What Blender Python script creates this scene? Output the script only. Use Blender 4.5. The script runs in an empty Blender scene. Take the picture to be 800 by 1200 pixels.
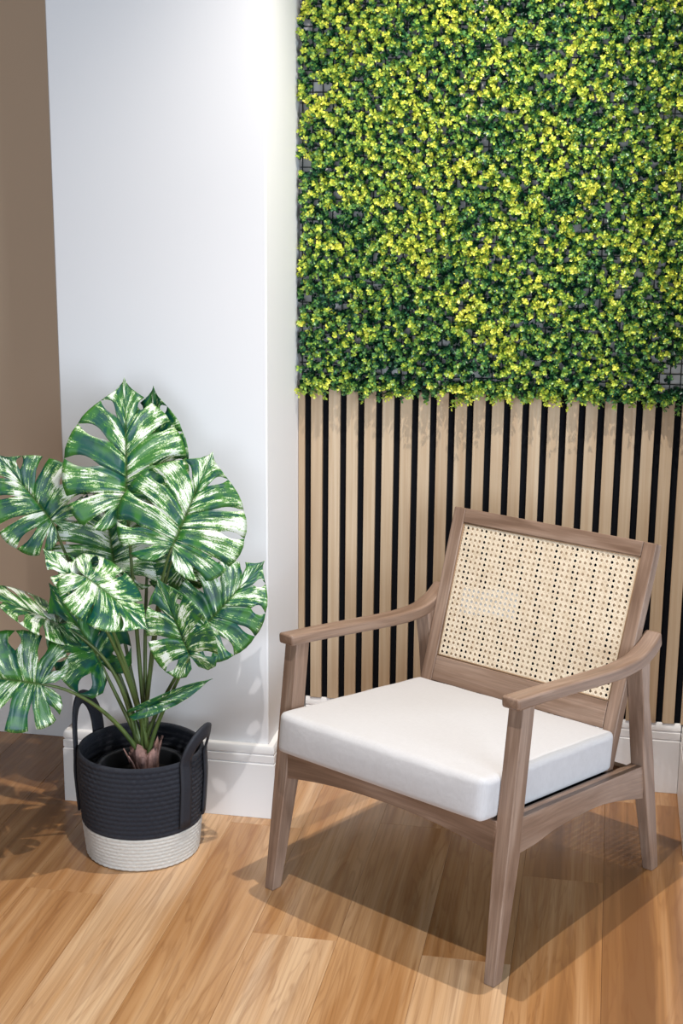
import bpy, bmesh, math, random
import numpy as np
from mathutils import Vector, Matrix, Quaternion

SC = bpy.context.scene
COL = SC.collection
random.seed(7)
RNG = np.random.default_rng(11)

# ------------------------------------------------------------------ camera
F_PX, PITCH, YAW, ROLL = 1667.0, 0.2328, 0.1849, 0.0078
CAM = np.array([0.8051, -3.6057, 1.5915])


def cam_axes():
    cy, sy, cp, sp = math.cos(YAW), math.sin(YAW), math.cos(PITCH), math.sin(PITCH)
    fwd = np.array([-sy * cp, cy * cp, -sp])
    right = np.array([cy, sy, 0.0])
    up = np.cross(right, fwd)
    cr, sr = math.cos(ROLL), math.sin(ROLL)
    return cr * right + sr * up, -sr * right + cr * up, fwd


R_, U_, F_ = cam_axes()
cd = bpy.data.cameras.new('camera')
cd.sensor_fit = 'VERTICAL'
cd.sensor_height = 36.0
cd.lens = F_PX / 1200.0 * 36.0
cam = bpy.data.objects.new('camera', cd)
COL.objects.link(cam)
m = Matrix.Identity(4)
for i in range(3):
    m[i][0], m[i][1], m[i][2], m[i][3] = R_[i], U_[i], -F_[i], CAM[i]
cam.matrix_world = m
SC.camera = cam

# ------------------------------------------------------------------ light
SC.view_settings.view_transform = 'Standard'
SC.view_settings.look = 'None'
SC.view_settings.gamma = 1.0
SC.view_settings.use_curve_mapping = False
SC.view_settings.exposure = 0.0

world = bpy.data.worlds.new('world')
SC.world = world
world.use_nodes = True
bg = world.node_tree.nodes['Background']
bg.inputs[0].default_value = (0.94, 0.96, 1.0, 1)
bg.inputs[1].default_value = 0.07


def aim(o, target):
    o.rotation_euler = (Vector(target) - o.location).to_track_quat('-Z', 'Y').to_euler()


def area_light(name, loc, target, sx, sy, power, color):
    d = bpy.data.lights.new(name, 'AREA')
    d.shape = 'RECTANGLE'
    d.size, d.size_y = sx, sy
    d.energy = power
    d.color = color
    o = bpy.data.objects.new(name, d)
    o.location = loc
    COL.objects.link(o)
    aim(o, target)
    return o


def downlight(name, loc, power, color, radius=0.03, angle=118):
    d = bpy.data.lights.new(name, 'SPOT')
    d.energy = power
    d.color = color
    d.shadow_soft_size = radius
    d.spot_size = math.radians(angle)
    d.spot_blend = 1.0
    o = bpy.data.objects.new(name, d)
    o.location = loc
    COL.objects.link(o)
    return o


# daylight through a large window to the right of the camera
area_light('window_daylight', (3.5, -3.9, 1.25), (-0.1, -0.2, 0.8), 2.4, 2.0, 165, (0.76, 0.88, 1.0))
area_light('front_fill', (0.4, -7.0, 1.25), (0.0, 0.0, 0.7), 3.0, 2.0, 120, (0.80, 0.90, 1.0))  # soft frontal fill, added to lift the left wall and baseboards; no known window
# the row of warm ceiling downlights
downlight('downlight', (0.55, -0.68, 2.8), 185, (1.0, 0.935, 0.845), 0.012, 108)
downlight('downlight.001', (0.39, -1.63, 2.8), 165, (1.0, 0.96, 0.925), 0.015, 98)


# ------------------------------------------------------------------ helpers
def tag(o, label=None, cat=None, group=None, kind=None):
    if label: o['label'] = label
    if cat: o['category'] = cat
    if group: o['group'] = group
    if kind: o['kind'] = kind
    return o


def empty(name, loc=(0, 0, 0), rz=0.0):
    o = bpy.data.objects.new(name, None)
    o.empty_display_size = 0.05
    o.location = loc
    o.rotation_euler = (0, 0, rz)
    COL.objects.link(o)
    return o


def link(name, me, parent=None):
    o = bpy.data.objects.new(name, me)
    COL.objects.link(o)
    if parent: o.parent = parent
    return o


def make_mesh(name, verts, faces, mat=None, smooth=False, attrs=None):
    me = bpy.data.meshes.new(name)
    me.from_pydata([tuple(map(float, v)) for v in verts], [], [tuple(f) for f in faces])
    if attrs:
        for k, a in attrs.items():
            a = np.asarray(a, dtype=np.float32)
            if a.ndim == 1:
                at_ = me.attributes.new(k, 'FLOAT', 'POINT')
                at_.data.foreach_set('value', a)
            else:
                at_ = me.attributes.new(k, 'FLOAT_VECTOR', 'POINT')
                at_.data.foreach_set('vector', a.ravel())
    if mat: me.materials.append(mat)
    me.update()
    if smooth: me.shade_smooth()
    return me


def fix_normals(me):
    bm = bmesh.new()
    bm.from_mesh(me)
    bmesh.ops.recalc_face_normals(bm, faces=bm.faces)
    bm.to_mesh(me)
    bm.free()


def bevel(o, w, seg=2):
    b = o.modifiers.new('bevel', 'BEVEL')
    b.width = w
    b.segments = seg
    b.limit_method = 'ANGLE'
    b.angle_limit = math.radians(35)
    b.harden_normals = True
    o.data.shade_smooth()
    return b


def loft(name, rings, mat, parent=None, bev=0.003, close=True):
    """rings: list of equal-length closed point loops -> a capped solid with a grain coordinate"""
    n = len(rings[0])
    V, Fc, G = [], [], []
    cen = [np.mean(np.array(r), axis=0) for r in rings]
    s = 0.0
    sd = random.random() * 20
    for i, r in enumerate(rings):
        if i: s += np.linalg.norm(cen[i] - cen[i - 1])
        for p in r:
            V.append(p)
            q = np.array(p) - cen[i]
            G.append((s + sd, q[0] + q[1] * 0.6 + sd, q[2] + q[1] * 0.4))
    for i in range(len(rings) - 1):
        for j in range(n):
            k = (j + 1) % n
            Fc.append((i * n + j, i * n + k, (i + 1) * n + k, (i + 1) * n + j))
    if close:
        Fc.append(tuple(range(n - 1, -1, -1)))
        Fc.append(tuple((len(rings) - 1) * n + j for j in range(n)))
    me = make_mesh(name, V, Fc, mat, attrs={'gco': G})
    fix_normals(me)
    o = link(name, me, parent)
    if bev: bevel(o, bev)
    return o


def box_mesh(name, x0, x1, y0, y1, z0, z1, mat):
    V = [(x, y, z) for z in (z0, z1) for y in (y0, y1) for x in (x0, x1)]
    Fc = [(0, 2, 3, 1), (4, 5, 7, 6), (0, 1, 5, 4), (2, 6, 7, 3), (0, 4, 6, 2), (1, 3, 7, 5)]
    return make_mesh(name, V, Fc, mat)


def box(name, x0, x1, y0, y1, z0, z1, mat, parent=None, bev=0):
    o = link(name, box_mesh(name, x0, x1, y0, y1, z0, z1, mat), parent)
    if bev: bevel(o, bev)
    return o


def tube(name, pts, radii, mat, parent=None, seg=8):
    pts = [Vector(p) for p in pts]
    V, Fc = [], []
    up = Vector((0.3, 0.2, 1)).normalized()
    prev = None
    for i, p in enumerate(pts):
        t = (pts[min(i + 1, len(pts) - 1)] - pts[max(i - 1, 0)]).normalized()
        a = prev - t * prev.dot(t) if prev else up.cross(t)
        if a.length < 1e-5: a = Vector((1, 0, 0)).cross(t)
        a.normalize()
        prev = a
        b = t.cross(a)
        r = radii[i] if hasattr(radii, '__len__') else radii
        for k in range(seg):
            an = 2 * math.pi * k / seg
            V.append(p + a * (r * math.cos(an)) + b * (r * math.sin(an)))
    for i in range(len(pts) - 1):
        for k in range(seg):
            k2 = (k + 1) % seg
            Fc.append((i * seg + k, i * seg + k2, (i + 1) * seg + k2, (i + 1) * seg + k))
    Fc.append(tuple(range(seg - 1, -1, -1)))
    Fc.append(tuple((len(pts) - 1) * seg + k for k in range(seg)))
    me = make_mesh(name, V, Fc, mat, smooth=True)
    return link(name, me, parent)


def bez(p0, p1, p2, p3, n=14):
    p0, p1, p2, p3 = map(Vector, (p0, p1, p2, p3))
    out = []
    for i in range(n + 1):
        t = i / n
        out.append(p0 * (1 - t) ** 3 + p1 * 3 * t * (1 - t) ** 2 + p2 * 3 * t * t * (1 - t) + p3 * t ** 3)
    return out


# ------------------------------------------------------------------ materials
def srgb(r, g, b):
    f = lambda c: (c / 255 / 12.92) if c / 255 <= 0.04045 else ((c / 255 + 0.055) / 1.055) ** 2.4
    return (f(r), f(g), f(b), 1.0)


class NT:
    def __init__(self, name, rough=0.5, spec=0.5):
        self.mat = bpy.data.materials.new(name)
        self.mat.use_nodes = True
        self.t = self.mat.node_tree
        self.b = self.t.nodes['Principled BSDF']
        self.b.inputs['Roughness'].default_value = rough
        self.b.inputs['Specular IOR Level'].default_value = spec

    def n(self, ty, **kw):
        nd = self.t.nodes.new(ty)
        for k, v in kw.items(): setattr(nd, k, v)
        return nd

    def l(self, a, b): self.t.links.new(a, b)

    def val(self, nd, i, v):
        if hasattr(v, 'is_linked'): self.l(v, nd.inputs[i])
        else: nd.inputs[i].default_value = v

    def mapping(self, vec, scale=(1, 1, 1), loc=(0, 0, 0), rot=(0, 0, 0)):
        nd = self.n('ShaderNodeMapping')
        self.l(vec, nd.inputs[0])
        for i, v in ((1, loc), (2, rot), (3, scale)): self.val(nd, i, v)
        return nd.outputs[0]

    def noise(self, vec, scale, detail=3, rough=0.55, dist=0.0):
        nd = self.n('ShaderNodeTexNoise')
        if vec is not None: self.l(vec, nd.inputs['Vector'])
        nd.inputs['Scale'].default_value = scale
        nd.inputs['Detail'].default_value = detail
        nd.inputs['Roughness'].default_value = rough
        nd.inputs['Distortion'].default_value = dist
        return nd.outputs[0]

    def ramp(self, fac, stops, interp='LINEAR'):
        nd = self.n('ShaderNodeValToRGB')
        nd.color_ramp.interpolation = interp
        e = nd.color_ramp.elements
        while len(e) < len(stops): e.new(0.5)
        for i, (p, c) in enumerate(stops):
            e[i].position = p
            e[i].color = c if len(c) == 4 else (*c, 1)
        self.l(fac, nd.inputs[0])
        return nd.outputs[0]

    def math(self, op, a, b=0.0, clamp=False):
        nd = self.n('ShaderNodeMath', operation=op, use_clamp=clamp)
        self.val(nd, 0, a)
        self.val(nd, 1, b)
        return nd.outputs[0]

    def mix(self, fac, a, b, blend='MIX'):
        nd = self.n('ShaderNodeMix', data_type='RGBA', blend_type=blend)
        self.val(nd, 0, fac)
        self.val(nd, 6, a)
        self.val(nd, 7, b)
        return nd.outputs[2]

    def color(self, c): self.val(self.b, 'Base Color', c)

    def bump(self, h, strength=0.3, dist=0.001):
        nd = self.n('ShaderNodeBump')
        nd.inputs['Strength'].default_value = strength
        nd.inputs['Distance'].default_value = dist
        self.l(h, nd.inputs['Height'])
        self.l(nd.outputs[0], self.b.inputs['Normal'])

    def obj(self): return self.n('ShaderNodeTexCoord').outputs['Object']

    def rand(self): return self.n('ShaderNodeObjectInfo').outputs['Random']

    def attr(self, name, ty='GEOMETRY', out='Vector'):
        return self.n('ShaderNodeAttribute', attribute_name=name, attribute_type=ty).outputs[out]


def paint(name, rgb, rough=0.55):
    k = NT(name, rough, 0.3)
    v = k.obj()
    f = k.noise(v, 2.2, 2)
    c = srgb(*rgb)
    k.color(k.mix(f, tuple(x * 0.97 for x in c[:3]) + (1,), c))
    k.bump(k.noise(v, 260, 2), 0.06, 0.0008)
    return k.mat


M = {}
M['white_paint'] = paint('white_wall_paint', (233, 232, 234))
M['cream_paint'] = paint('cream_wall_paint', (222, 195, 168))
M['trim_paint'] = paint('satin_trim_paint', (234, 232, 232), 0.35)
M['grey_paint'] = paint('pale_grey_wall_paint', (205, 202, 200))


def floor_wood():
    k = NT('oiled_plank_floor', 0.3, 0.5)
    off = k.n('ShaderNodeCombineXYZ')
    r = k.rand()
    k.l(k.math('MULTIPLY', r, 37.0), off.inputs[0])
    k.l(k.math('MULTIPLY', r, 91.0), off.inputs[1])
    add = k.n('ShaderNodeVectorMath', operation='ADD')
    k.l(k.obj(), add.inputs[0])
    k.l(off.outputs[0], add.inputs[1])
    v = add.outputs[0]
    broad = k.noise(k.mapping(v, (16, 0.75, 1)), 1.0, 3, 0.55, 0.9)
    fine = k.noise(k.mapping(v, (120, 0.7, 1)), 1.0, 4, 0.62, 0.9)
    cath = k.noise(k.mapping(v, (11, 0.9, 1)), 1.0, 3, 0.5, 1.6)
    vein = k.ramp(cath, [(0.36, (0, 0, 0)), (0.41, (1, 1, 1)), (0.435, (0, 0, 0)), (0.52, (0, 0, 0)), (0.55, (0.8, 0.8, 0.8)), (0.575, (0, 0, 0))])
    tone = k.attr('tone', 'OBJECT', 'Fac')
    base = k.ramp(k.math('ADD', k.math('MULTIPLY', broad, 0.72), k.math('MULTIPLY', tone, 0.34)),
                  [(0.28, srgb(124, 84, 50)), (0.43, srgb(160, 113, 69)), (0.57, srgb(184, 141, 98)), (0.80, srgb(206, 172, 136))])
    c2 = k.mix(k.math('MULTIPLY', k.ramp(fine, [(0.36, (1, 1, 1)), (0.56, (0, 0, 0))]), 0.28), base, srgb(122, 82, 50))
    c3 = k.mix(k.math('MULTIPLY', vein, 0.30), c2, srgb(112, 68, 38))
    k.color(c3)
    rr = k.n('ShaderNodeMapRange')
    k.l(fine, rr.inputs[0])
    rr.inputs[3].default_value = 0.17
    rr.inputs[4].default_value = 0.30
    k.l(rr.outputs[0], k.b.inputs['Roughness'])
    k.bump(fine, 0.08, 0.0006)
    return k.mat


M['floor'] = floor_wood()


def slat_wood():
    k = NT('pale_oak_slat', 0.5, 0.35)
    r = k.rand()
    off = k.n('ShaderNodeCombineXYZ')
    k.l(k.math('MULTIPLY', r, 53.0), off.inputs[0])
    k.l(k.math('MULTIPLY', r, 19.0), off.inputs[2])
    add = k.n('ShaderNodeVectorMath', operation='ADD')
    k.l(k.obj(), add.inputs[0])
    k.l(off.outputs[0], add.inputs[1])
    v = add.outputs[0]
    g = k.noise(k.mapping(v, (110, 110, 2.2)), 1.0, 4, 0.6, 0.5)
    b = k.noise(k.mapping(v, (18, 18, 1.2)), 1.0, 2, 0.5, 0.8)
    c = k.ramp(b, [(0.3, srgb(174, 149, 122)), (0.55, srgb(189, 167, 140)), (0.75, srgb(198, 178, 153))])
    k.color(k.mix(k.math('MULTIPLY', k.ramp(g, [(0.4, (1, 1, 1)), (0.62, (0, 0, 0))]), 0.35), c, srgb(160, 126, 90)))
    k.bump(g, 0.15, 0.0006)
    return k.mat


M['slat'] = slat_wood()


def chair_wood():
    k = NT('grey_washed_walnut', 0.42, 0.4)
    v = k.attr('gco')
    g = k.noise(k.mapping(v, (5, 150, 150)), 1.0, 4, 0.6, 0.5)
    b = k.noise(k.mapping(v, (3.5, 24, 24)), 1.0, 3, 0.5, 0.8)
    c = k.ramp(b, [(0.28, srgb(112, 87, 71)), (0.5, srgb(138, 112, 95)), (0.75, srgb(163, 139, 123))])
    k.color(k.mix(k.math('MULTIPLY', k.ramp(g, [(0.42, (1, 1, 1)), (0.62, (0, 0, 0))]), 0.32), c, srgb(84, 63, 50)))
    k.bump(g, 0.12, 0.0006)
    return k.mat


M['walnut'] = chair_wood()


def plain(name, rgb, rough=0.6, spec=0.3, nscale=60, var=0.2, bump=0.2, bd=0.001):
    k = NT(name, rough, spec)
    v = k.obj()
    f = k.noise(v, nscale, 3)
    c = srgb(*rgb)
    k.color(k.mix(f, tuple(x * (1 - var) for x in c[:3]) + (1,), tuple(min(1, x * (1 + var)) for x in c[:3]) + (1,)))
    if bump: k.bump(f, bump, bd)
    return k.mat


def felt():
    k = NT('black_acoustic_felt', 0.95, 0.05)
    f = k.noise(k.obj(), 900, 3)
    k.color(k.mix(f, srgb(8, 9, 12), srgb(26, 27, 32)))
    k.bump(f, 0.4, 0.001)
    return k.mat


M['felt'] = felt()


def linen():
    k = NT('off_white_linen', 0.9, 0.15)
    v = k.obj()
    a = k.noise(k.mapping(v, (900, 60, 60)), 1.0, 2)
    b = k.noise(k.mapping(v, (60, 900, 60)), 1.0, 2)
    w = k.math('ADD', k.math('MULTIPLY', a, 0.5), k.math('MULTIPLY', b, 0.5))
    k.color(k.mix(w, srgb(180, 177, 178), srgb(204, 202, 204)))
    k.bump(k.math('ADD', w, k.math('MULTIPLY', k.noise(v, 26, 3, 0.6, 0.8), 3.0)), 0.25, 0.0012)
    k.b.inputs['Sheen Weight'].default_value = 0.15
    return k.mat


M['linen'] = linen()


def cane():
    k = NT('natural_cane', 0.5, 0.35)
    f = k.noise(k.mapping(k.obj(), (60, 60, 60)), 1.0, 3)
    g = k.noise(k.obj(), 9, 2)
    c = k.ramp(f, [(0.3, srgb(204, 184, 158)), (0.6, srgb(222, 206, 184))])
    k.color(k.mix(k.math('MULTIPLY', g, 0.35), c, srgb(236, 222, 200)))
    return k.mat


M['cane'] = cane()
M['walnut_dark'] = None
M['walnut_dark'] = plain('dark_cane_spline', (150, 120, 92), 0.5, 0.3, 40, 0.1, 0)
M['label'] = plain('white_card_label', (235, 235, 236), 0.6, 0.3, 40, 0.02, 0)


def rope(name, dark, light, n=70):
    k = NT(name, 0.62, 0.35)
    v = k.attr('rope')            # (angle in turns, row, height)
    w = k.n('ShaderNodeTexWave', wave_type='BANDS', bands_direction='X')
    mp = k.mapping(v, (n, 0, 0))
    k.l(mp, w.inputs[0])
    w.inputs['Scale'].default_value = 0.5
    w.inputs['Distortion'].default_value = 1.5
    f = k.noise(k.obj(), 160, 3)
    h = k.math('ADD', k.math('MULTIPLY', w.outputs[1], 0.5), k.math('MULTIPLY', f, 0.5))
    k.color(k.mix(h, srgb(*dark), srgb(*light)))
    k.bump(h, 0.6, 0.003)
    return k.mat


M['rope_black'] = rope('black_braided_rope', (18, 19, 24), (62, 65, 76))
M['rope_white'] = rope('natural_white_rope', (214, 207, 197), (248, 244, 238))
M['strap'] = plain('black_woven_strap', (40, 42, 49), 0.6, 0.3, 220, 0.35, 0.4)
M['pot'] = plain('black_plastic_pot', (44, 46, 51), 0.4, 0.4, 30, 0.1, 0.05)
M['soil'] = plain('dark_potting_soil', (20, 19, 18), 0.9, 0.1, 120, 0.5, 0.8, 0.004)
M['husk'] = plain('brown_fibrous_husk', (128, 100, 94), 0.8, 0.15, 90, 0.6, 0.6, 0.002)


def petiole_mat():
    k = NT('olive_green_stem', 0.38, 0.45)
    f = k.noise(k.mapping(k.obj(), (40, 40, 8)), 1.0, 2)
    k.color(k.mix(f, srgb(44, 66, 30), srgb(96, 112, 58)))
    return k.mat


M['stem'] = petiole_mat()


def leaf_mat():
    k = NT('variegated_monstera_leaf', 0.36, 0.5)
    v = k.attr('lc')              # (vein coordinate, distance from midrib, seed)
    wh = k.attr('white', out='Fac')
    s = k.n('ShaderNodeSeparateXYZ')
    k.l(v, s.inputs[0])
    n1 = k.noise(k.mapping(v, (33, 0.8, 31)), 1.0, 3, 0.55, 0.25)
    n2 = k.noise(k.mapping(v, (120, 3.6, 31)), 1.0, 3, 0.7, 0.5)
    n3 = k.noise(k.mapping(v, (5, 2.2, 17)), 1.0, 2, 0.5)
    n4 = k.noise(k.mapping(v, (9, 4, 23)), 1.0, 2, 0.5)
    f = k.math('ADD', k.math('ADD', k.math('MULTIPLY', n1, 0.40), k.math('MULTIPLY', n2, 0.34)),
               k.math('MULTIPLY', n3, 0.40))
    n5 = k.noise(k.mapping(v, (150, 45, 13)), 1.0, 2, 0.6)
    f = k.math('ADD', f, k.math('MULTIPLY', k.math('SUBTRACT', n5, 0.5), 0.16))
    f = k.math('ADD', f, k.math('SUBTRACT', wh, 0.068))
    gr = k.mix(k.ramp(n4, [(0.45, (0, 0, 0)), (0.62, (1, 1, 1))]), srgb(6, 74, 62), srgb(52, 112, 40))
    lt = k.ramp(f, [(0.40, (0, 0, 0, 1)), (0.515, srgb(78, 136, 56)), (0.54, srgb(170, 196, 130)), (0.565, srgb(232, 238, 228))])
    c = k.mix(k.ramp(f, [(0.465, (0, 0, 0)), (0.515, (1, 1, 1))]), gr, lt)
    mid = k.ramp(s.outputs[1], [(0.018, (1, 1, 1)), (0.035, (0, 0, 0))])
    c = k.mix(k.math('MULTIPLY', mid, 0.8), c, srgb(74, 108, 50))
    rim = k.ramp(s.outputs[1], [(0.93, (0, 0, 0)), (0.985, (1, 1, 1))])
    c = k.mix(k.math('MULTIPLY', rim, 0.55), c, srgb(70, 118, 42))
    k.color(c)
    k.bump(n1, 0.25, 0.002)
    tr = k.n('ShaderNodeBsdfTranslucent')
    k.l(c, tr.inputs[0])
    mx = k.n('ShaderNodeMixShader')
    mx.inputs[0].default_value = 0.14
    k.l(k.b.outputs[0], mx.inputs[1])
    k.l(tr.outputs[0], mx.inputs[2])
    k.l(mx.outputs[0], k.t.nodes['Material Output'].inputs[0])
    return k.mat


M['leaf'] = leaf_mat()


def box_leaf():
    k = NT('artificial_boxwood_leaf', 0.38, 0.45)
    t = k.attr('tint', out='Fac')
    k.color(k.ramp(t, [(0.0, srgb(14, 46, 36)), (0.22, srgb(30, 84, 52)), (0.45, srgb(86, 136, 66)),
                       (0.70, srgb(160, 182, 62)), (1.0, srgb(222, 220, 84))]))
    return k.mat


M['boxwood'] = box_leaf()
M['lattice'] = plain('dark_green_plastic_lattice', (20, 30, 26), 0.5, 0.3, 30, 0.2, 0)

# ------------------------------------------------------------------ setting
ZB = 0.1946                      # baseboard height
PIL_L, PIL_R, PIL_Y = -0.508, 0.0129, -0.344
WALL_Y, LEFT_Y, RET_X = 0.020, 0.063, 1.0615
CEIL = 2.8

floor = box('floor', -3.2, 2.9, -4.6, 0.2, -0.06, -0.0045, M['soil'])
tag(floor, 'warm honey brown wooden plank floor', 'floor', kind='structure')

PW = 0.1855
LENS = {}


def plank_mesh(length):
    key = round(length, 3)
    if key in LENS: return LENS[key]
    w, c = PW / 2 - 0.0002, 0.0006
    h = length / 2 - 0.0002
    V = []
    for z, i in ((-0.0045, 0), (-c, 0), (0, c)):
        V += [(-w + i, -h + i, z), (w - i, -h + i, z), (w - i, h - i, z), (-w + i, h - i, z)]
    Fc = [(8, 9, 10, 11)]
    for a in (0, 4):
        for j in range(4):
            k2 = (j + 1) % 4
            Fc.append((a + j, a + k2, a + 4 + k2, a + 4 + j))
    me = make_mesh('plank', V, Fc, M['floor'])
    LENS[key] = me
    return me


PL = 1.22
fixed = {-4: -0.818, -1: -0.910, 1: -0.93, 2: -0.538, -2: -1.62, 0: -1.55, -3: -0.30, -5: -1.30, 3: -1.30}
fixed_tone = {(-1, -1): 0.95, (1, -1): 0.95, (2, -1): 0.22, (2, 0): 0.15, (-4, -1): 0.52, (-3, -1): 0.9, (-2, -1): 0.62, (-2, 0): 0.6,
              (-1, 0): 0.55, (0, 0): 0.5, (0, -1): 0.6, (3, -1): 0.2, (3, 0): 0.12, (-4, 0): 0.45, (-5, 0): 0.25, (-5, -1): 0.5,
              (1, 0): 0.3, (-6, 0): 0.3, (-6, -1): 0.4}
for ci in range(-19, 14):
    xc = 0.298 + PW * ci + PW / 2
    if xc - PW / 2 < -3.2 or xc + PW / 2 > 2.9: continue
    y0 = fixed.get(ci, -random.random() * PL)
    joints = [y0 + PL * j for j in range(-4, 3)]
    for j in range(len(joints) - 1):
        a, b = max(joints[j], -4.6), min(joints[j + 1], 0.2)
        if b - a < 0.03: continue
        o = link('plank', plank_mesh(b - a), floor)
        o.location = (xc, (a + b) / 2, 0)
        o['tone'] = float(fixed_tone.get((ci, j - 4), 0.2 + 0.65 * random.random()))

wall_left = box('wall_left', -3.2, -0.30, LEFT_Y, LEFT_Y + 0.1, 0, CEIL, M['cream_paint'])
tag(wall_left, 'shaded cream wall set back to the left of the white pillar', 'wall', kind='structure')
wall_back = box('wall_back', -0.29, 2.9, WALL_Y, WALL_Y + 0.1, 0, CEIL, M['grey_paint'])
tag(wall_back, 'pale grey alcove wall behind the leaf panel', 'wall', kind='structure')
pillar = box('wall_pillar', PIL_L, PIL_R, PIL_Y, WALL_Y - 0.0005, 0, CEIL, M['white_paint'], bev=0.004)
tag(pillar, 'smooth white square pillar between shaded wall and leaf panel', 'wall', kind='structure')
ret = box('wall_right', RET_X, 2.9, PIL_Y, WALL_Y - 0.0005, 0, CEIL, M['white_paint'], bev=0.004)
tag(ret, 'white return wall at the right edge of the alcove', 'wall', kind='structure')


def baseboard(name, path, label):
    """sweep the moulded skirting profile along a plan path; the room is on the right hand of the path"""
    T = 0.0195
    prof = [(0, 0), (T, 0), (T, 0.1455), (T - 0.003, 0.147), (T - 0.003, 0.1495), (T - 0.001, 0.151), (T - 0.001, 0.1690),
            (T - 0.004, 0.1705), (T - 0.004, 0.173), (T - 0.0015, 0.1745), (T - 0.0015, 0.187), (T - 0.005, ZB - 0.001), (T - 0.008, ZB), (0, ZB + 0.0)]
    P = [np.array(p, float) for p in path]
    V, Fc = [], []
    n = len(prof)
    for i, p in enumerate(P):
        ds = []
        if i: ds.append((p - P[i - 1]) / np.linalg.norm(p - P[i - 1]))
        if i < len(P) - 1: ds.append((P[i + 1] - p) / np.linalg.norm(P[i + 1] - p))
        ns = [np.array([d[1], -d[0]]) for d in ds]
        if len(ns) == 2:
            nn = ns[0] + ns[1]
            nn = nn / (1 + ns[0] @ ns[1])
        else:
            nn = ns[0]
        for (o_, z) in prof:
            V.append((p[0] + nn[0] * o_, p[1] + nn[1] * o_, z))
    for i in range(len(P) - 1):
        for j in range(n):
            k2 = (j + 1) % n
            Fc.append((i * n + j, (i + 1) * n + j, (i + 1) * n + k2, i * n + k2))
    Fc.append(tuple(range(n)))
    Fc.append(tuple((len(P) - 1) * n + j for j in range(n - 1, -1, -1)))
    me = make_mesh(name, V, Fc, M['trim_paint'])
    fix_normals(me)
    o = link(name, me)
    bevel(o, 0.0008, 1)
    tag(o, label, 'baseboard', kind='structure')
    return o


e = 0.0003
baseboard('baseboard_left', [(-3.2, LEFT_Y - e), (PIL_L - 0.021, LEFT_Y - e)], 'shaded white baseboard along the set back left wall')
baseboard('baseboard_front', [(PIL_L - e, LEFT_Y - 0.001), (PIL_L - e, PIL_Y - e), (PIL_R + e, PIL_Y - e), (PIL_R + e, WALL_Y - 0.0205)],
          'tall white grooved baseboard wrapping the foot of the pillar')
baseboard('baseboard_back', [(PIL_R + 0.0205, WALL_Y - e), (RET_X - 0.0205, WALL_Y - e)], 'white grooved baseboard under the wooden slats behind the armchair')
baseboard('baseboard_right', [(RET_X - e, WALL_Y - e - 0.0005), (RET_X - e, PIL_Y - e), (2.9, PIL_Y - e)], 'white baseboard of the return wall at the right edge')

# ------------------------------------------------------------------ slatted panel
ZT = 1.0496
PITCH_S, SLAT_W = 0.0472, 0.0306
sp = empty('slat_panel', (0, 0, ZB))
tag(sp, 'vertical pale oak slat panel on black felt behind the armchair', 'wall panel')
fe = box('felt_backing', PIL_R + 0.0006, RET_X - 0.0006, 0.0105, WALL_Y - 0.0006, 0.0006, ZT - ZB + 0.002, M['felt'], sp)
sm = box_mesh('slat', -SLAT_W / 2, SLAT_W / 2, 0, 0.0104, 0.0006, ZT - ZB, M['slat'])
for k_ in range(22):
    x0 = PITCH_S * k_
    if k_ == 0:
        me_ = box_mesh('slat', -(SLAT_W - 0.0135) / 2, (SLAT_W - 0.0135) / 2, 0, 0.0104, 0.0006, ZT - ZB, M['slat'])
        xc = (0.0135 + SLAT_W) / 2
    else:
        me_, xc = sm, x0 + SLAT_W / 2
    o = link('slat', me_, sp)
    o.location = (xc, 0, random.uniform(-0.0008, 0.0008) if k_ else 0)
    o.data.materials[0] = M['slat']
    bevel(o, 0.0012, 1)
xl = PITCH_S * 22
o = link('slat', box_mesh('slat', 0, RET_X - 0.001 - xl, 0, 0.0104, 0.0006, ZT - ZB, M['slat']), sp)
o.location = (xl, 0, 0)

# ------------------------------------------------------------------ boxwood panel
ZF = 2.22
bp = empty('boxwood_panel', (0.5, WALL_Y, ZT + 0.012))
tag(bp, 'artificial boxwood panel of yellow and dark green leaves above the slats', 'foliage panel')
LZ = ZT + 0.012


def lattice():
    V, Fc = [], []

    def b(x0, x1, y0, y1, z0, z1):
        i = len(V)
        V.extend([(x, y, z) for z in (z0, z1) for y in (y0, y1) for x in (x0, x1)])
        Fc.extend([tuple(i + q for q in f) for f in ((0, 2, 3, 1), (4, 5, 7, 6), (0, 1, 5, 4), (2, 6, 7, 3), (0, 4, 6, 2), (1, 3, 7, 5))])

    x = PIL_R + 0.008
    while x < RET_X:
        b(x, x + 0.0028, 0.007, 0.011, LZ, ZF)
        x += 0.026
    z = LZ
    while z < ZF:
        b(PIL_R + 0.004, RET_X - 0.004, 0.0065, 0.0095, z, z + 0.0028)
        z += 0.026
    return V, Fc


V, Fc = lattice()
o = link('backing_lattice', make_mesh('backing_lattice', [(x - 0.5, y - WALL_Y, z - LZ) for x, y, z in V], Fc, M['lattice']), bp)


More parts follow.
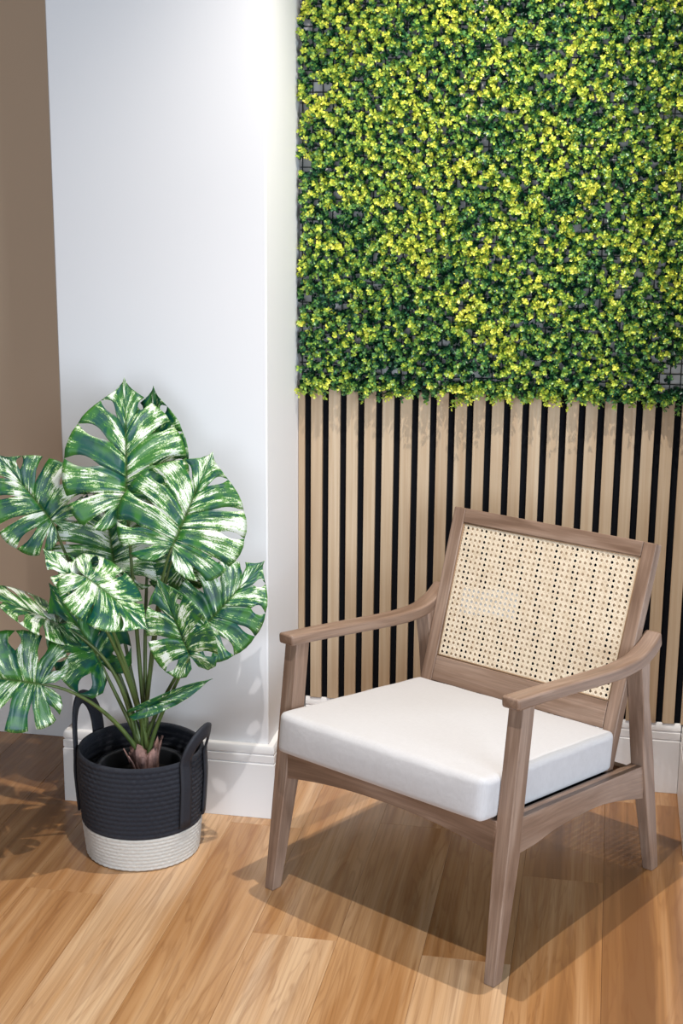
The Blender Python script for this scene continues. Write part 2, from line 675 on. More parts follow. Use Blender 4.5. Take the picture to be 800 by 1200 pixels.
def foliage():
    xs, zs = [], []
    step = 0.0130
    nx, nz = int((RET_X - PIL_R) / step), int((ZF - LZ) / step)
    gx, gz = np.meshgrid(np.arange(nx), np.arange(nz))
    X = PIL_R + 0.006 + (gx.ravel() + RNG.uniform(-.5, .5, nx * nz) + 0.4) * step
    Z = LZ + 0.004 + (gz.ravel() + RNG.uniform(-.5, .5, nx * nz)) * step
    # smooth random field: thin patches where the backing shows
    fx = np.zeros_like(X)
    for q in range(14):
        kx, kz = RNG.normal(0, 28, 2)
        fx += np.cos(kx * X + kz * Z + RNG.uniform(0, 6.3))
    fx /= math.sqrt(7)
    keep = (fx > -1.75) & (RNG.random(len(X)) < np.where(X < PIL_R + 0.03, 0.55, 0.97)) & (X < RET_X - 0.006)
    X, Z, fx = X[keep], Z[keep], fx[keep]
    nb = 210
    X = np.concatenate([X, RNG.uniform(PIL_R + 0.01, RET_X - 0.01, nb)])
    Z = np.concatenate([Z, LZ + RNG.uniform(-0.004, 0.02, nb)])
    # yellow field
    fy = np.zeros_like(X)
    for q in range(18):
        kx, kz = RNG.normal(0, 42, 2)
        fy += np.cos(kx * X + kz * Z + RNG.uniform(0, 6.3))
    fy /= 3.0
    n = len(X)
    base = np.stack([X, np.full(n, 0.004), Z], 1)
    d = np.stack([RNG.normal(0, .42, n), -np.ones(n), RNG.normal(0.10, .45, n)], 1)
    low = Z < LZ + 0.03
    d[low, 2] -= 0.55
    lf = X < PIL_R + 0.02
    d[lf, 0] = np.abs(d[lf, 0]) * 0.6
    d /= np.linalg.norm(d, axis=1)[:, None]
    ln = RNG.uniform(.026, .052, n)
    ln[low] *= RNG.uniform(.8, 1.35, low.sum())
    spr = RNG.normal(0, .13, n)
    VV, TT = [], []
    lv = np.array([[0, 0, 0], [-.42, .45, .06], [0, .55, -.05], [.42, .45, .06], [-.30, .86, .0], [.30, .86, 0], [0, 1.0, -.03]])
    faces1 = np.array([[0, 2, 1, 1], [0, 3, 2, 2], [1, 2, 6, 4], [2, 3, 5, 6]])
    whorls = 5
    for w in range(whorls):
        t = (w + 0.9) / whorls
        for sgn in range(4):
            # leaves in crossed pairs along each sprig
            ang = sgn * math.pi / 2 + w * 0.8 + RNG.uniform(-.5, .5, n)
            a = np.cross(d, np.array([0.1, 0.2, 1.0]))
            a /= np.linalg.norm(a, axis=1)[:, None]
            b = np.cross(d, a)
            rad = a * np.cos(ang)[:, None] + b * np.sin(ang)[:, None]
            lean = RNG.uniform(.15, .75, n)[:, None] + 0.25 * t
            y = rad + d * lean
            y /= np.linalg.norm(y, axis=1)[:, None]
            nn = d - y * np.sum(d * y, 1)[:, None] + RNG.normal(0, .35, (n, 3))
            xv = np.cross(y, nn)
            xv /= np.linalg.norm(xv, axis=1)[:, None]
            zv = np.cross(xv, y)
            L = RNG.uniform(.0076, .0118, n) * (1.08 - .30 * (t > 0.9))
            P = base + d * (ln * t)[:, None] + RNG.normal(0, .0012, (n, 3))
            sel = RNG.random(n) < (0.95 if t > 0.3 else 0.85)
            pts = P[:, None, :] + (lv[None, :, 0:1] * xv[:, None, :] * 0.82 + lv[None, :, 1:2] * y[:, None, :] + lv[None, :, 2:3] * zv[:, None, :]) * L[:, None, None]
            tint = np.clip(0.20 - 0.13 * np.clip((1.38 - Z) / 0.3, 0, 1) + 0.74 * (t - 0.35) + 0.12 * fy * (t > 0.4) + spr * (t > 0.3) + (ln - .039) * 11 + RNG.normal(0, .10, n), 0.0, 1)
            pts, tint = pts[sel], tint[sel]
            VV.append(pts.reshape(-1, 3))
            TT.append(np.repeat(tint, 7))
    V = np.concatenate(VV)
    V[:, 0] = np.maximum(V[:, 0], PIL_R - 0.0)
    V[:, 0] = np.where(V[:, 1] > PIL_Y, np.maximum(V[:, 0], PIL_R + 0.0006), V[:, 0])
    V[:, 0] = np.minimum(V[:, 0], RET_X - 0.0006)
    V[:, 1] = np.minimum(V[:, 1], WALL_Y - 0.001)
    # tips hanging over the slats stay in front of them
    lowv = V[:, 2] < ZT + 0.002
    V[lowv, 1] = np.minimum(V[lowv, 1], -0.001)
    T = np.concatenate(TT)
    nl = len(V) // 7
    off = (np.arange(nl) * 7)[:, None, None]
    tris = np.array([[0, 2, 1], [0, 3, 2]])
    quads = np.array([[1, 2, 6, 4], [2, 3, 5, 6]])
    tri = (tris[None] + off).reshape(-1, 3)
    qd = (quads[None] + off).reshape(-1, 4)
    me = bpy.data.meshes.new('boxwood_leaves')
    V = V - np.array([0.5, WALL_Y, LZ])
    me.vertices.add(len(V))
    me.vertices.foreach_set('co', V.astype(np.float32).ravel())
    loops = np.concatenate([tri.ravel(), qd.ravel()])
    me.loops.add(len(loops))
    me.loops.foreach_set('vertex_index', loops.astype(np.int32))
    starts = np.concatenate([np.arange(len(tri)) * 3, len(tri) * 3 + np.arange(len(qd)) * 4])
    me.polygons.add(len(starts))
    me.polygons.foreach_set('loop_start', starts.astype(np.int32))
    me.update(calc_edges=True)
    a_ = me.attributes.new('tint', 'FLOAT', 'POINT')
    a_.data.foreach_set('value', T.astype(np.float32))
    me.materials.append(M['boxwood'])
    me.shade_smooth()
    return me, (base, d, ln)


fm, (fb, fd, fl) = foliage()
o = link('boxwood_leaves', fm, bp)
tag(o, kind='stuff')

# ------------------------------------------------------------------ armchair
ANG = math.radians(-29.613)
chair = empty('armchair', (0.3666, -0.8702, 0), ANG)
tag(chair, 'low grey-washed walnut armchair with cane back and white seat cushion', 'armchair')
H = 0.316                        # outer half width
WD = M['walnut']


def rect_ring(x0, x1, ya, yb, z):
    return [(x0, ya, z), (x1, ya, z), (x1, yb, z), (x0, yb, z)]


def front_leg(s):
    rings = []
    #        z      front   back    inner x
    for z, fy, by, xi in ((0.0, 0.0, 0.029, 0.291), (0.26, 0.0325, 0.0800, 0.281), (0.345, 0.0432, 0.0880, 0.2805), (0.46, 0.0576, 0.1010, 0.281),
                          (0.5885, 0.0735, 0.1150, 0.281)):
        zz = (z, z)
        r = [(s * xi, fy, z), (s * H, fy, z), (s * H, by, z - (0.0045 if z > 0.58 else 0)), (s * xi, by, z - (0.0045 if z > 0.58 else 0))]
        rings.append(r)
    return loft('leg', rings, WD, chair, 0.0025)


def back_leg(s):
    rings = []
    for z, fy, by, xi in ((0.0, 0.657, 0.688, 0.291), (0.105, 0.630, 0.668, 0.289), (0.20, 0.606, 0.650, 0.286), (0.29, 0.586, 0.633, 0.281), (0.36, 0.576, 0.617, 0.279),
                          (0.447, 0.566, 0.594, 0.2765), (0.535, 0.548, 0.586, 0.2755)):
        rings.append([(s * xi, fy, z), (s * H, fy, z), (s * H, by, z + (0.012 if z > 0.5 else 0)), (s * xi, by, z + (0.012 if z > 0.5 else 0))])
    return loft('leg', rings, WD, chair, 0.0025)


def smooth_poly(pts, n=28):
    P = [np.array(p, float) for p in pts]
    P = [2 * P[0] - P[1]] + P + [2 * P[-1] - P[-2]]
    out = []
    segs = len(P) - 3
    for i in range(segs):
        m_ = max(2, n // segs)
        for j in range(m_):
            t = j / m_
            a, b, c, d = P[i:i + 4]
            out.append(0.5 * (2 * b + (c - a) * t + (2 * a - 5 * b + 4 * c - d) * t * t + (3 * b - a - 3 * c + d) * t ** 3))
    out.append(P[-2])
    return out


def armrest(s):
    top = smooth_poly([(0.050, 0.602), (0.15, 0.592), (0.30, 0.5755), (0.42, 0.5625), (0.49, 0.5585), (0.545, 0.5605), (0.592, 0.575), (0.631, 0.599)])
    bot = smooth_poly([(0.052, 0.576), (0.15, 0.566), (0.30, 0.5485), (0.42, 0.5345), (0.49, 0.5295), (0.556, 0.532), (0.606, 0.545), (0.637, 0.565)])
    rings = []
    n = len(top)
    for i, (a, b) in enumerate(zip(top, bot)):
        t = i / (n - 1)
        xi, xo = s * 0.2755, s * 0.3185
        rings.append([(xi, b[0], b[1]), (xo, b[0], b[1]), (xo, a[0], a[1]), (xi, a[0], a[1])])
    return loft('armrest', rings, WD, chair, 0.0065)


for s in (-1, 1):
    front_leg(s)
    back_leg(s)
    armrest(s)

# side rails, arched below
for s in (-1, 1):
    rings = []
    yt = np.linspace(0, 1, 17)
    bot = smooth_poly([(0.080, 0.262), (0.15, 0.2605), (0.223, 0.2655), (0.369, 0.2585), (0.468, 0.2405), (0.600, 0.203)], 20)
    for (y, z) in bot:
        zt = 0.345 - 0.1068 * (y - 0.04)
        rings.append([(s * 0.2805, y, z), (s * 0.3115, y, z), (s * 0.3115, y, zt), (s * 0.2805, y, zt)])
    loft('side_rail', rings, WD, chair, 0.002)
# front rail, arched below
rings = []
for i in range(21):
    x = -0.283 + 0.566 * i / 20
    zb = 0.2925 - 0.027 * (abs(x) / 0.283) ** 2.2
    rings.append([(x, 0.040, zb), (x, 0.062, zb), (x, 0.062, 0.339), (x, 0.040, 0.339)])
loft('front_rail', rings, WD, chair, 0.002)
rings = [[(x, 0.575, 0.215), (x, 0.597, 0.215), (x, 0.597, 0.275), (x, 0.575, 0.275)] for x in (-0.287, 0, 0.287)]
loft('rear_rail', rings, WD, chair, 0.002)

# back frame in its own tilted plane: q = distance up the slope from (y .54, z .439)
DU = np.array([0, 0.310, 0.9507])
NF = np.array([0, -0.9507, 0.310])
P0 = np.array([0, 0.540, 0.439])


def bp_(x, q, w): return tuple(np.array([x, 0, 0]) + P0 + DU * q + NF * w)


TH = 0.027
for s in (-1, 1):
    rings = []
    for q, xi, xo in ((-0.158, 0.2405, 0.2745), (0.0, 0.2410, 0.2745), (0.335, 0.2453, 0.2790), (0.3705, 0.2453, 0.2790)):
        rings.append([bp_(s * xi, q, 0), bp_(s * xo, q, 0), bp_(s * xo, q, -TH), bp_(s * xi, q, -TH)])
    loft('back_stile', rings, WD, chair, 0.003)
for nm, q0, q1, hw in (('top_rail', 0.335, 0.3705, 0.2451), ('lower_rail', -0.062, 0.0, 0.2403)):
    rings = [[bp_(x, q0, -0.0004), bp_(x, q1, -0.0004), bp_(x, q1, -TH), bp_(x, q0, -TH)] for x in (-hw, 0, hw)]
    loft(nm, rings, WD, chair, 0.002)


def cane_panel():
    V, Fc = [], []
    hw, q0, q1, p = 0.2408, 0.002, 0.334, 0.01352

    def strip(a, b, w, d0):
        a, b = np.array(a, float), np.array(b, float)
        t = (b - a) / np.linalg.norm(b - a)
        nrm = np.array([-t[1], t[0]]) * w / 2
        i = len(V)
        for e_, hgt in ((0.0, 0.0), (1.0, 0.0006)):
            for c in (a - nrm, a + nrm, b + nrm, b - nrm):
                V.append(bp_(c[0], c[1], d0 + hgt))
        Fc.extend([tuple(i + q for q in f) for f in ((3, 2, 1, 0), (4, 5, 6, 7), (0, 1, 5, 4), (1, 2, 6, 5), (2, 3, 7, 6), (3, 0, 4, 7))])

    D0 = -0.0075
    nx = int(2 * hw / p)
    x_off = -hw + (2 * hw - nx * p) / 2
    nq = int((q1 - q0) / p)
    q_off = q0 + ((q1 - q0) - nq * p) / 2
    sw, gap = 0.0029, 0.0019
    for i in range(nx + 1):
        for sgn in (-1, 1):
            x = x_off + i * p + sgn * gap
            strip((x, q0), (x, q1), sw, D0)
    for j in range(nq + 1):
        for sgn in (-1, 1):
            q = q_off + j * p + sgn * gap
            strip((-hw, q), (hw, q), sw, D0 + 0.0004)
    # diagonals, crossing halfway between the pairs
    for sgn in (-1, 1):
        for k in range(-nq - 2, nx + nq + 3):
            # x = x_off + (k+.5) p + sgn*(q - q_off)
            c0 = x_off + (k + 0.5) * p - sgn * q_off
            qa, qb = q0, q1
            xa, xb = c0 + sgn * qa, c0 + sgn * qb
            lo, hi = -hw, hw
            # clip
            if sgn > 0:
                qa2, qb2 = max(qa, lo - c0), min(qb, hi - c0)
            else:
                qa2, qb2 = max(qa, c0 - hi), min(qb, c0 - lo)
            if qb2 - qa2 < 0.004: continue
            strip((c0 + sgn * qa2, qa2), (c0 + sgn * qb2, qb2), 0.0027, D0 + (0.0009 if sgn > 0 else 0.0013))
    return V, Fc


V, Fc = cane_panel()
cp = link('cane_panel', make_mesh('cane_panel', V, Fc, M['cane']), chair)
tag(cp, 'woven natural cane webbing', kind='stuff')
# spline bead that holds the cane in its groove
for (a, b) in (((-0.2408, 0.003), (0.2408, 0.003)), ((-0.2445, 0.333), (0.2445, 0.333)), ((-0.2390, 0.003), (-0.2430, 0.333)), ((0.2390, 0.003), (0.2430, 0.333))):
    tube('cane_spline', [bp_(a[0], a[1], -0.0045), bp_((a[0] + b[0]) / 2, (a[1] + b[1]) / 2, -0.0045), bp_(b[0], b[1], -0.0045)], 0.0016, M['walnut_dark'], chair, 6)
# white card label behind the cane
lab = loft('label', [[bp_(-0.205, 0.113, w), bp_(-0.046, 0.133, w), bp_(-0.051, 0.197, w), bp_(-0.209, 0.178, w)] for w in (-0.0105, -0.0095)], M['label'], cp, 0)
tag(lab, 'white card label fixed behind the cane')

# seat platform and cushion (both tilt back with the side rails)
TILT = math.atan(0.1068)
sp_ = box('seat_platform', -0.2795, 0.2795, 0.066, 0.512, -0.012, 0.0, M['felt'], chair)
sp_.location = (0, 0.0, 0.3455 - 0.006)
sp_.rotation_euler = (-TILT, 0, 0)


def cushion_mesh():
    bm = bmesh.new()
    N = 40
    for ax in range(3):
        for sg in (-1, 1):
            g = {}
            for i in range(N + 1):
                for j in range(N + 1):
                    c = [0, 0, 0]
                    c[ax], c[(ax + 1) % 3], c[(ax + 2) % 3] = sg, -1 + 2 * i / N, -1 + 2 * j / N
                    g[i, j] = bm.verts.new(c)
            for i in range(N):
                for j in range(N):
                    q = [g[i, j], g[i + 1, j], g[i + 1, j + 1], g[i, j + 1]]
                    bm.faces.new(q if sg > 0 else q[::-1])
    bmesh.ops.remove_doubles(bm, verts=bm.verts, dist=1e-4)
    hx, hy, hz, r = 0.2795, 0.262, 0.0455, 0.015
    for v in bm.verts:
        # denser loops near the edges
        c = [math.copysign(1 - (1 - abs(t)) ** 1.35, t) for t in v.co]
        p = np.array([c[0] * hx, c[1] * hy, c[2] * hz])
        inner = np.array([hx - r, hy - r, hz - r])
        q = np.clip(p, -inner, inner)
        d = p - q
        nl = np.linalg.norm(d)
        if nl > 1e-9: p = q + d / nl * r
        u, w, z = p[0] / hx, p[1] / hy, p[2] / hz
        dome = (1 - u * u) * (1 - w * w)
        if z > 0: p[2] += 0.012 * dome * z + 0.002 * math.sin(5 * u + 1.2) * math.sin(4 * w) * dome
        # sides belly out, corners pinch up
        side = (1 - z * z)
        p[1] += math.copysign(0.006, w) * side * (1 - u ** 4) * max(0, (abs(w) - 0.7) / 0.3) ** 2
        p[0] += math.copysign(0.0012, u) * side * (1 - w ** 4) * max(0, (abs(u) - 0.7) / 0.3) ** 2
        kk = (abs(u) * abs(w)) ** 20
        p[0] *= 1 - 0.024 * kk
        p[1] *= 1 - 0.026 * kk
        # creases
        k = math.exp(-((1 - abs(u)) * 9) ** 2) + math.exp(-((1 - abs(w)) * 9) ** 2)
        p[2] += 0.0006 * k * math.sin(15 * u + 11 * w) * max(0, z)
        v.co = p
    me = bpy.data.meshes.new('cushion')
    bm.to_mesh(me)
    bm.free()
    me.materials.append(M['linen'])
    me.shade_smooth()
    return me


cu = link('seat_cushion', cushion_mesh(), chair)
cu.rotation_euler = (-TILT, 0, 0)
cu.location = (0, 0.2575, 0.322 + 0.0455 - 0.0025)

# ------------------------------------------------------------------ basket
BC = np.array([-0.246, -0.571])
TOW = np.array([0.315, -0.949])


def radius_at(z): return 0.1345 + 0.0155 * min(1, z / 0.20) + 0.0025 * math.sin(min(1, z / 0.26) * math.pi)


basket = empty('basket', (BC[0], BC[1], 0))
tag(basket, 'round woven basket, black above and white below, with two strap handles', 'basket')
NS = 200


def lathe_rows(name, z0, z1, rows, mat, depth, inner_to=None, bottom=False):
    prof = []
    sub = 5
    for r in range(rows):
        for k in range(sub):
            t = k / sub
            z = z0 + (z1 - z0) * (r + t) / rows
            prof.append((radius_at(z) - depth * (1 - math.sin(math.pi * t) ** 0.7), z, r, depth))
    prof.append((radius_at(z1) - depth, z1, rows, 0))
    if inner_to is not None:
        zi = z1
        prof.append((radius_at(z1) - 0.0035, z1 + 0.0025, rows, 0))
        prof.append((radius_at(z1) - 0.0075, z1 + 0.001, rows, 0))
        nr = rows
        for r in range(nr):
            for k in range(1, 4):
                t = k / 3
                z = z1 - (z1 - inner_to) * (r + t) / nr
                prof.append((radius_at(z) - 0.0085 + 0.002 * (1 - math.sin(math.pi * t)), z, r, 0))
    if bottom:
        prof = [(0.0005, z0 + 0.0, 0, 0), (radius_at(z0) - 0.02, z0, 0, 0), (radius_at(z0) - 0.006, z0 + 0.001, 0, 0)] + prof[1:]
    V, Fc, G = [], [], []
    for i, (rr, z, row, dp) in enumerate(prof):
        for k in range(NS):
            a = 2 * math.pi * k / NS
            w = 0.0008 * math.sin(50 * a + row * math.pi) if dp else 0
            wob = 1 + 0.006 * math.sin(2 * a + 1 + z * 6) + 0.004 * math.sin(3 * a + z * 9)
            V.append(((rr + w) * wob * math.cos(a), (rr + w) * wob * math.sin(a), z))
            G.append((k / NS * 10 + row * 0.05, row, z))
    for i in range(len(prof) - 1):
        for k in range(NS):
            k2 = (k + 1) % NS
            Fc.append((i * NS + k, i * NS + k2, (i + 1) * NS + k2, (i + 1) * NS + k))
    me = make_mesh(name, V, Fc, mat, smooth=True, attrs={'rope': G})
    return link(name, me, basket)


RIM = 0.262
lathe_rows('white_band', 0.001, 0.084, 9, M['rope_white'], 0.0020, bottom=True)
lathe_rows('black_band', 0.0842, RIM, 15, M['rope_black'], 0.0021, inner_to=0.02)


def strap(az, spread, top, lean, zlow):
    """a flat woven band sewn up the outside of the wall, arching over the rim"""
    path = []
    a0, a1 = math.radians(az - spread), math.radians(az + spread)
    for i in range(9):
        z = zlow + (RIM - zlow) * i / 8
        path.append((a0, radius_at(z) + 0.0052, z))
    for i in range(1, 20):
        t = i / 20
        a = a0 + (a1 - a0) * (0.5 - 0.5 * math.cos(math.pi * t))
        hgt = top * math.sin(math.pi * t)
        path.append((a, radius_at(RIM) + 0.0052 + lean * math.sin(math.pi * t), RIM + hgt))
    for i in range(9):
        z = RIM - (RIM - zlow) * i / 8
        path.append((a1, radius_at(z) + 0.0052, z))
    P = [Vector((r * math.cos(a), r * math.sin(a), z)) for a, r, z in path]
    V, Fc = [], []
    for i, p in enumerate(P):
        t = (P[min(i + 1, len(P) - 1)] - P[max(i - 1, 0)]).normalized()
        a = path[i][0]
        nrm = Vector((math.cos(a), math.sin(a), 0))
        nrm = (nrm - t * nrm.dot(t)).normalized()
        sd = t.cross(nrm)
        w, th = 0.0165, 0.0024
        for x_, y_ in ((-w, -th), (-w * .5, -th * 1.2), (w * .5, -th * 1.2), (w, -th), (w, th), (w * .5, th * 1.3), (-w * .5, th * 1.3), (-w, th)):
            V.append(p + sd * x_ + nrm * y_)
    n = 8
    for i in range(len(P) - 1):
        for k in range(n):
            k2 = (k + 1) % n
            Fc.append((i * n + k, i * n + k2, (i + 1) * n + k2, (i + 1) * n + k))
    Fc.append(tuple(range(n)))
    Fc.append(tuple((len(P) - 1) * n + k for k in range(n - 1, -1, -1)))
    me = make_mesh('handle', V, Fc, M['strap'], smooth=True)
    fix_normals(me)
    o = link('handle', me, basket)
    return o


strap(-12, 18, 0.066, 0.020, 0.098)
strap(170, 20, 0.100, 0.004, 0.10)

# ------------------------------------------------------------------ plant
PB = Vector((BC[0] + 0.008, BC[1], 0.0))
plant = empty('monstera_plant', (BC[0], BC[1], 0.0075))
tag(plant, 'artificial variegated monstera in a black pot inside the two-tone basket', 'plant')
ORG = np.array([BC[0], BC[1], 0.0075])


def at(u, v, s):
    """the point on the sight line of picture position (u, v), s metres in front of the plant's middle"""
    d = R_ * ((u - 400) / F_PX) - U_ * ((v - 600) / F_PX) + F_
    t = (s - (CAM[:2] - BC) @ TOW) / (d[:2] @ TOW)
    return CAM + t * d - ORG


def lathe_simple(name, prof, mat, parent, seg=48):
    V, Fc = [], []
    for (r, z) in prof:
        for k in range(seg):
            a = 2 * math.pi * k / seg
            V.append((r * math.cos(a), r * math.sin(a), z))
    for i in range(len(prof) - 1):
        for k in range(seg):
            k2 = (k + 1) % seg
            Fc.append((i * seg + k, i * seg + k2, (i + 1) * seg + k2, (i + 1) * seg + k))
    me = make_mesh(name, V, Fc, mat, smooth=True)
    fix_normals(me)
    return link(name, me, parent)


pot = lathe_simple('pot', [(0.0005, 0.0), (0.082, 0.0), (0.084, 0.003), (0.100, 0.19), (0.107, 0.191), (0.1095, 0.207), (0.107, 0.2105), (0.096, 0.2105), (0.0935, 0.207), (0.092, 0.17), (0.0905, 0.165)], M['pot'], plant)
soil_v, soil_f = [(0, 0, 0.172)], []
for ri in range(1, 7):
    for k in range(36):
        a = 2 * math.pi * k / 36
        r = 0.0915 * ri / 6
        soil_v.append((r * math.cos(a), r * math.sin(a), 0.169 + random.uniform(0, 0.005)))
for k in range(36):
    soil_f.append((0, 1 + k, 1 + (k + 1) % 36))
for ri in range(5):
    for k in range(36):
        a_, b_ = 1 + ri * 36 + k, 1 + ri * 36 + (k + 1) % 36
        soil_f.append((a_, a_ + 36, b_ + 36, b_))
link('soil', make_mesh('soil', soil_v, soil_f, M['soil'], smooth=True), plant)


# trunk: a short tapering stub wrapped in torn husk
TX, TY = 0.022, -0.034


def trunk():
    V, Fc = [], []
    seg = 22
    rows = [(0.168, 0.024), (0.185, 0.024), (0.205, 0.026), (0.225, 0.030), (0.245, 0.032), (0.262, 0.031)]
    for i, (z, r) in enumerate(rows):
        for k in range(seg):
            a = 2 * math.pi * k / seg
            rr = r * (1 + 0.16 * math.sin(5 * a + i * 0.9) + 0.10 * math.sin(9 * a + i * 2.1))
            zz = z + (0.022 * max(0, math.sin(3 * a + 0.6)) + 0.010 * math.sin(7 * a) if i == len(rows) - 1 else 0)
            V.append((TX + rr * math.cos(a), TY + rr * math.sin(a), zz))
    for i in range(len(rows) - 1):
        for k in range(seg):
            k2 = (k + 1) % seg
            Fc.append((i * seg + k, i * seg + k2, (i + 1) * seg + k2, (i + 1) * seg + k))
    Fc.append(tuple((len(rows) - 1) * seg + k for k in range(seg)))
    o = link('trunk', make_mesh('trunk', V, Fc, M['husk'], smooth=True), plant)
    # torn husk flaps
    V, Fc = [], []
    for q in range(16):
        a = q * 2 * math.pi / 16 + random.uniform(-.2, .2)
        z0 = random.uniform(0.178, 0.215)
        hgt = random.uniform(0.045, 0.085)
        w = random.uniform(0.007, 0.012)
        flare = random.uniform(0.0, 0.024)
        ca, sa = math.cos(a), math.sin(a)
        i = len(V)
        for t in (0, 0.35, 0.7, 1.0):
            r = 0.029 + 0.004 * t + flare * t * t
            ww = w * (1 - 0.75 * t ** 1.6)
            for sx in (-1, 1):
                V.append((TX + r * ca - sx * ww * sa, TY + r * sa + sx * ww * ca, z0 + hgt * t))
        for t in range(3):
            Fc.append((i + 2 * t, i + 2 * t + 1, i + 2 * t + 3, i + 2 * t + 2))
    h = link('husk', make_mesh('husk', V, Fc, M['husk'], smooth=True), o)
    sdm = h.modifiers.new('solid', 'SOLIDIFY')
    sdm.thickness = 0.002
    return o


trunk()

OUT = [(0.012, -0.03), (0.08, -0.20), (0.26, -0.265), (0.45, -0.19), (0.575, 0.02), (0.615, 0.26), (0.565, 0.50), (0.435, 0.71), (0.25, 0.865), (0.09, 0.96), (0.0, 1.045)]


def outline(t):
    P = OUT
    x = t * (len(P) - 1)
    i = min(int(x), len(P) - 2)
    f = x - i
    g = lambda j: np.array(P[max(0, min(len(P) - 1, j))], float)
    a, b, c, d = g(i - 1), g(i), g(i + 1), g(i + 2)
    return 0.5 * (2 * b + (c - a) * f + (2 * a - 5 * b + 4 * c - d) * f * f + (3 * b - a - 3 * c + d) * f ** 3)


def slit_open(s, s0, op, g):
    """width of a slit at distance s from the midrib: a long eye, or a cut that stays open (op = 1) at the edge"""
    if s <= s0: return 0.0
    x = (s - s0) / (0.97 - s0)
    eye = math.sin(math.pi * min(1, x)) ** 0.8 if x < 1 else 0.0
    cut = 0.75 * min(1, x * 2.2)
    return g * (eye * (1 - op) + cut * op)


def monstera_leaf(base, tip, width=1.0, roll=0.0, fold=0.12, droop=0.10, curl=0.08, white=0.0, seed=0, lobes=6, slit=0.30, pet=None, pr=0.0042):
    """base, tip: (u, v, s) triplets; grows one leaf with its stem as a child"""
    rnd = random.Random(seed * 13 + 5)
    B, T = at(*base), at(*tip)
    L = np.linalg.norm(T - B)
    y = (T - B) / L
    n0 = np.array([TOW[0], TOW[1], 0.32])
    nv = n0 - y * (n0 @ y)
    nv /= np.linalg.norm(nv)
    q = Quaternion(Vector(y), math.radians(roll))
    nv = np.array(q @ Vector(nv))
    xv = np.cross(y, nv)
    V, Fc, LC = [], [], []
    ns, nt = 12, 5
    bounds = [0.0]
    ws = [1.9] + [1 + rnd.uniform(-.18, .18) for _ in range(lobes - 2)] + [1.35]
    for w in ws: bounds.append(bounds[-1] + w / sum(ws))
    for side in (-1, 1):
        s0s = [rnd.uniform(0.30, 0.62) for _ in range(lobes + 1)]
        e0s = [rnd.choice((0.0, 0.0, 1.0)) for _ in range(lobes + 1)]
        gs = [slit * rnd.uniform(0.5, 1.25) for _ in range(lobes + 1)]
        for li in range(lobes):
            a, b = bounds[li], bounds[li + 1]
            i0 = len(V)
            for si in range(ns):
                s = (si / (ns - 1)) ** 0.85
                for ti in range(nt):
                    f = ti / (nt - 1)
                    t = a + (b - a) * f
                    # slits open on the borders between lobes
                    lo = slit_open(s, s0s[li], e0s[li], gs[li]) * (0 if li == 0 else 1)
                    hi = slit_open(s, s0s[li + 1], e0s[li + 1], gs[li + 1]) * (0 if li == lobes - 1 else 1)
                    ff = f * (1 - 0.5 * lo - 0.5 * hi) + 0.5 * lo
                    tt = a + (b - a) * ff
                    o_ = outline(tt)
                    my = 0.96 * max(0.0, (tt - 0.24) / 0.76) ** 1.75
                    m_ = np.array([0.0, my])
                    rim = 1 - (0.022 * abs(2 * f - 1) ** 3 * (0 if li == lobes - 1 and f > .5 else 1))
                    se = s * rim
                    p = m_ + (o_ - m_) * se
                    # veins sweep toward the tip
                    p[1] += 0.05 * math.sin(math.pi * se) * (0.3 + tt)
                    px, py = p[0] * width, p[1]
                    z = -droop * px * px * 2.2 + fold * px - curl * (max(0, py) ** 2) * 1.0 - 0.25 * droop * (min(0, py)) ** 2 * 4
                    z += 0.016 * math.cos(2 * math.pi * f) * math.sin(math.pi * min(1, se * 1.1)) - 0.012 * se * math.sin(9 * tt + seed)
                    w = B + (xv * (side * px) + y * py + nv * z) * L
                    V.append(w - B)
                    LC.append((tt * side * 1.0 + (3 if side > 0 else 0), se, seed * 0.37))
            for si in range(ns - 1):
                for ti in range(nt - 1):
                    c = i0 + si * nt + ti
                    fc = (c, c + 1, c + nt + 1, c + nt)
                    Fc.append(fc if side < 0 else fc[::-1])
    me = make_mesh('leaf', V, Fc, M['leaf'], smooth=True, attrs={'lc': LC, 'white': [white] * len(V)})
    o = link('leaf', me, plant)
    o.location = B
    sdm = o.modifiers.new('solid', 'SOLIDIFY')
    sdm.thickness = 0.0008
    sdm.offset = 0
    # stem from the trunk to the leaf joint
    az = rnd.uniform(0, 6.28)
    root = Vector((TX + 0.017 * math.cos(az), TY + 0.015 * math.sin(az), 0.205))
    Bv = Vector(B)
    if pet is None:
        c1 = root.lerp(Bv, 0.35) + Vector((0, 0, 0.05))
        c2 = Bv - Vector(y) * 0.02 - Vector((0, 0, 0.10)) + (root - Bv) * 0.08
    else:
        c1, c2 = Vector(at(*pet[0])), Vector(at(*pet[1]))
    pts = bez(root, c1, c2, Bv, 16)
    rad = [pr * (1.5 - 0.8 * i / 16) for i in range(17)]
    st = tube('stem', [p - Bv for p in pts], rad, M['stem'], o, 8)
    return o


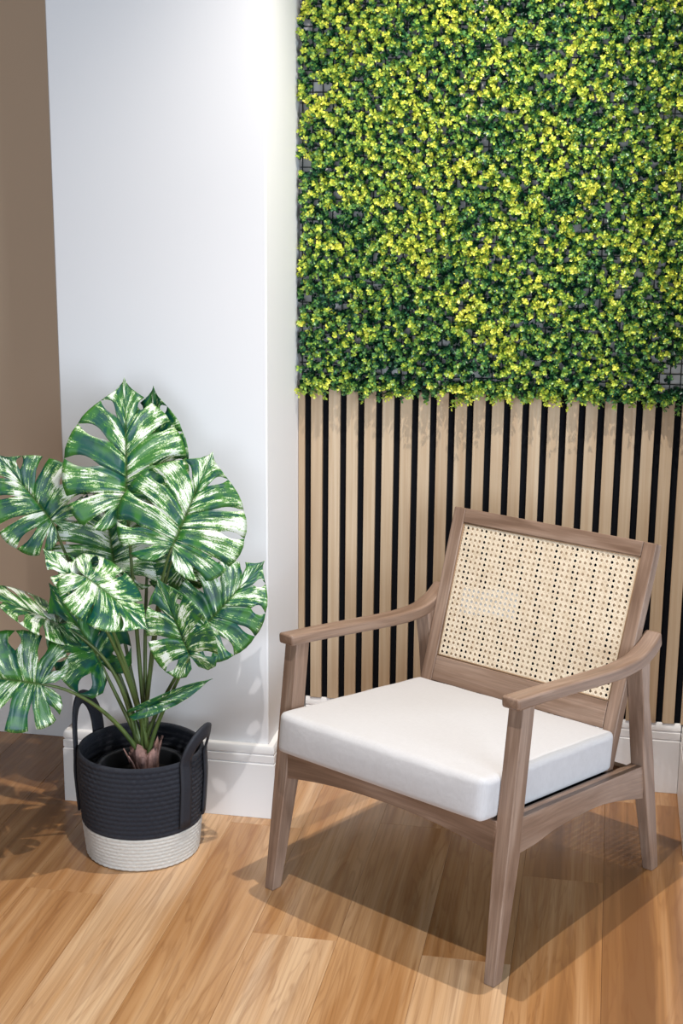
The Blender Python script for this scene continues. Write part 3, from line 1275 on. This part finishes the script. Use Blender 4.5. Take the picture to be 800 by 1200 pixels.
LEAVES = [
    # base(u,v,s)          tip(u,v,s)            width roll fold droop curl white seed
    dict(base=(148, 587, 0.02), tip=(147, 452, -0.02), width=0.90, roll=8, white=-0.005, seed=1, pet=((164, 800, 0.0), (156, 680, 0.02))),
    dict(base=(178, 572, -0.09), tip=(176, 461, -0.10), width=0.72, roll=-28, white=-0.03, seed=2, pet=((166, 800, -0.02), (170, 690, -0.07))),
    dict(base=(62, 612, -0.03), tip=(2, 538, -0.03), width=0.98, roll=0, white=0.0, seed=3, pet=((158, 800, -0.02), (90, 690, -0.05))),
    dict(base=(202, 640, 0.07), tip=(246, 537, 0.04), width=1.12, roll=0, white=-0.01, seed=4, pet=((176, 800, 0.02), (180, 690, 0.05))),
    dict(base=(134, 668, -0.05), tip=(120, 565, -0.08), width=1.08, roll=0, white=0.025, seed=5, pet=((160, 810, -0.02), (140, 740, -0.05))),
    dict(base=(204, 650, -0.04), tip=(220, 702, -0.03), width=1.25, roll=20, white=-0.02, seed=6, pet=((172, 810, -0.02), (186, 690, -0.05))),
    dict(base=(100, 676, 0.13), tip=(174, 726, 0.17), width=0.82, roll=-30, fold=0.05, droop=0.30, curl=0.22, white=0.015, seed=7, lobes=4, slit=0.18, pet=((160, 800, 0.04), (128, 720, 0.06))),
    dict(base=(98, 692, 0.12), tip=(55, 645, 0.11), width=0.62, roll=30, white=0.03, seed=8, lobes=3, slit=0.45, pet=((160, 800, 0.03), (128, 740, 0.08))),
    dict(base=(69, 731, 0.06), tip=(-16, 690, 0.12), width=0.95, roll=72, white=0.01, seed=9, pet=((152, 810, 0.03), (134, 764, 0.04))),
    dict(base=(119, 778, 0.03), tip=(66, 690, 0.06), width=0.78, roll=28, white=-0.07, seed=10, lobes=4, pet=((150, 840, 0.02), (132, 808, 0.03))),
    dict(base=(48, 802, 0.14), tip=(-66, 786, 0.19), width=0.86, roll=4, white=-0.02, seed=11, slit=0.45, pet=((150, 850, 0.06), (100, 806, 0.11))),
    dict(base=(237, 736, 0.06), tip=(306, 663, 0.03), width=0.88, roll=6, white=-0.01, seed=12, slit=0.42, pet=((174, 830, 0.02), (214, 788, 0.05))),
    dict(base=(222, 768, 0.11), tip=(186, 686, 0.14), width=0.64, roll=-14, fold=0.25, white=-0.03, seed=13, lobes=4, slit=0.2, pet=((176, 850, 0.03), (206, 806, 0.08))),
    dict(base=(168, 830, 0.10), tip=(244, 799, 0.10), width=0.22, roll=25, fold=0.6, droop=0.2, curl=0.05, white=-0.06, seed=14, lobes=2, slit=0.0, pet=((170, 868, 0.04), (162, 848, 0.09)), pr=0.0028),
]
for kw in LEAVES: monstera_leaf(**kw)
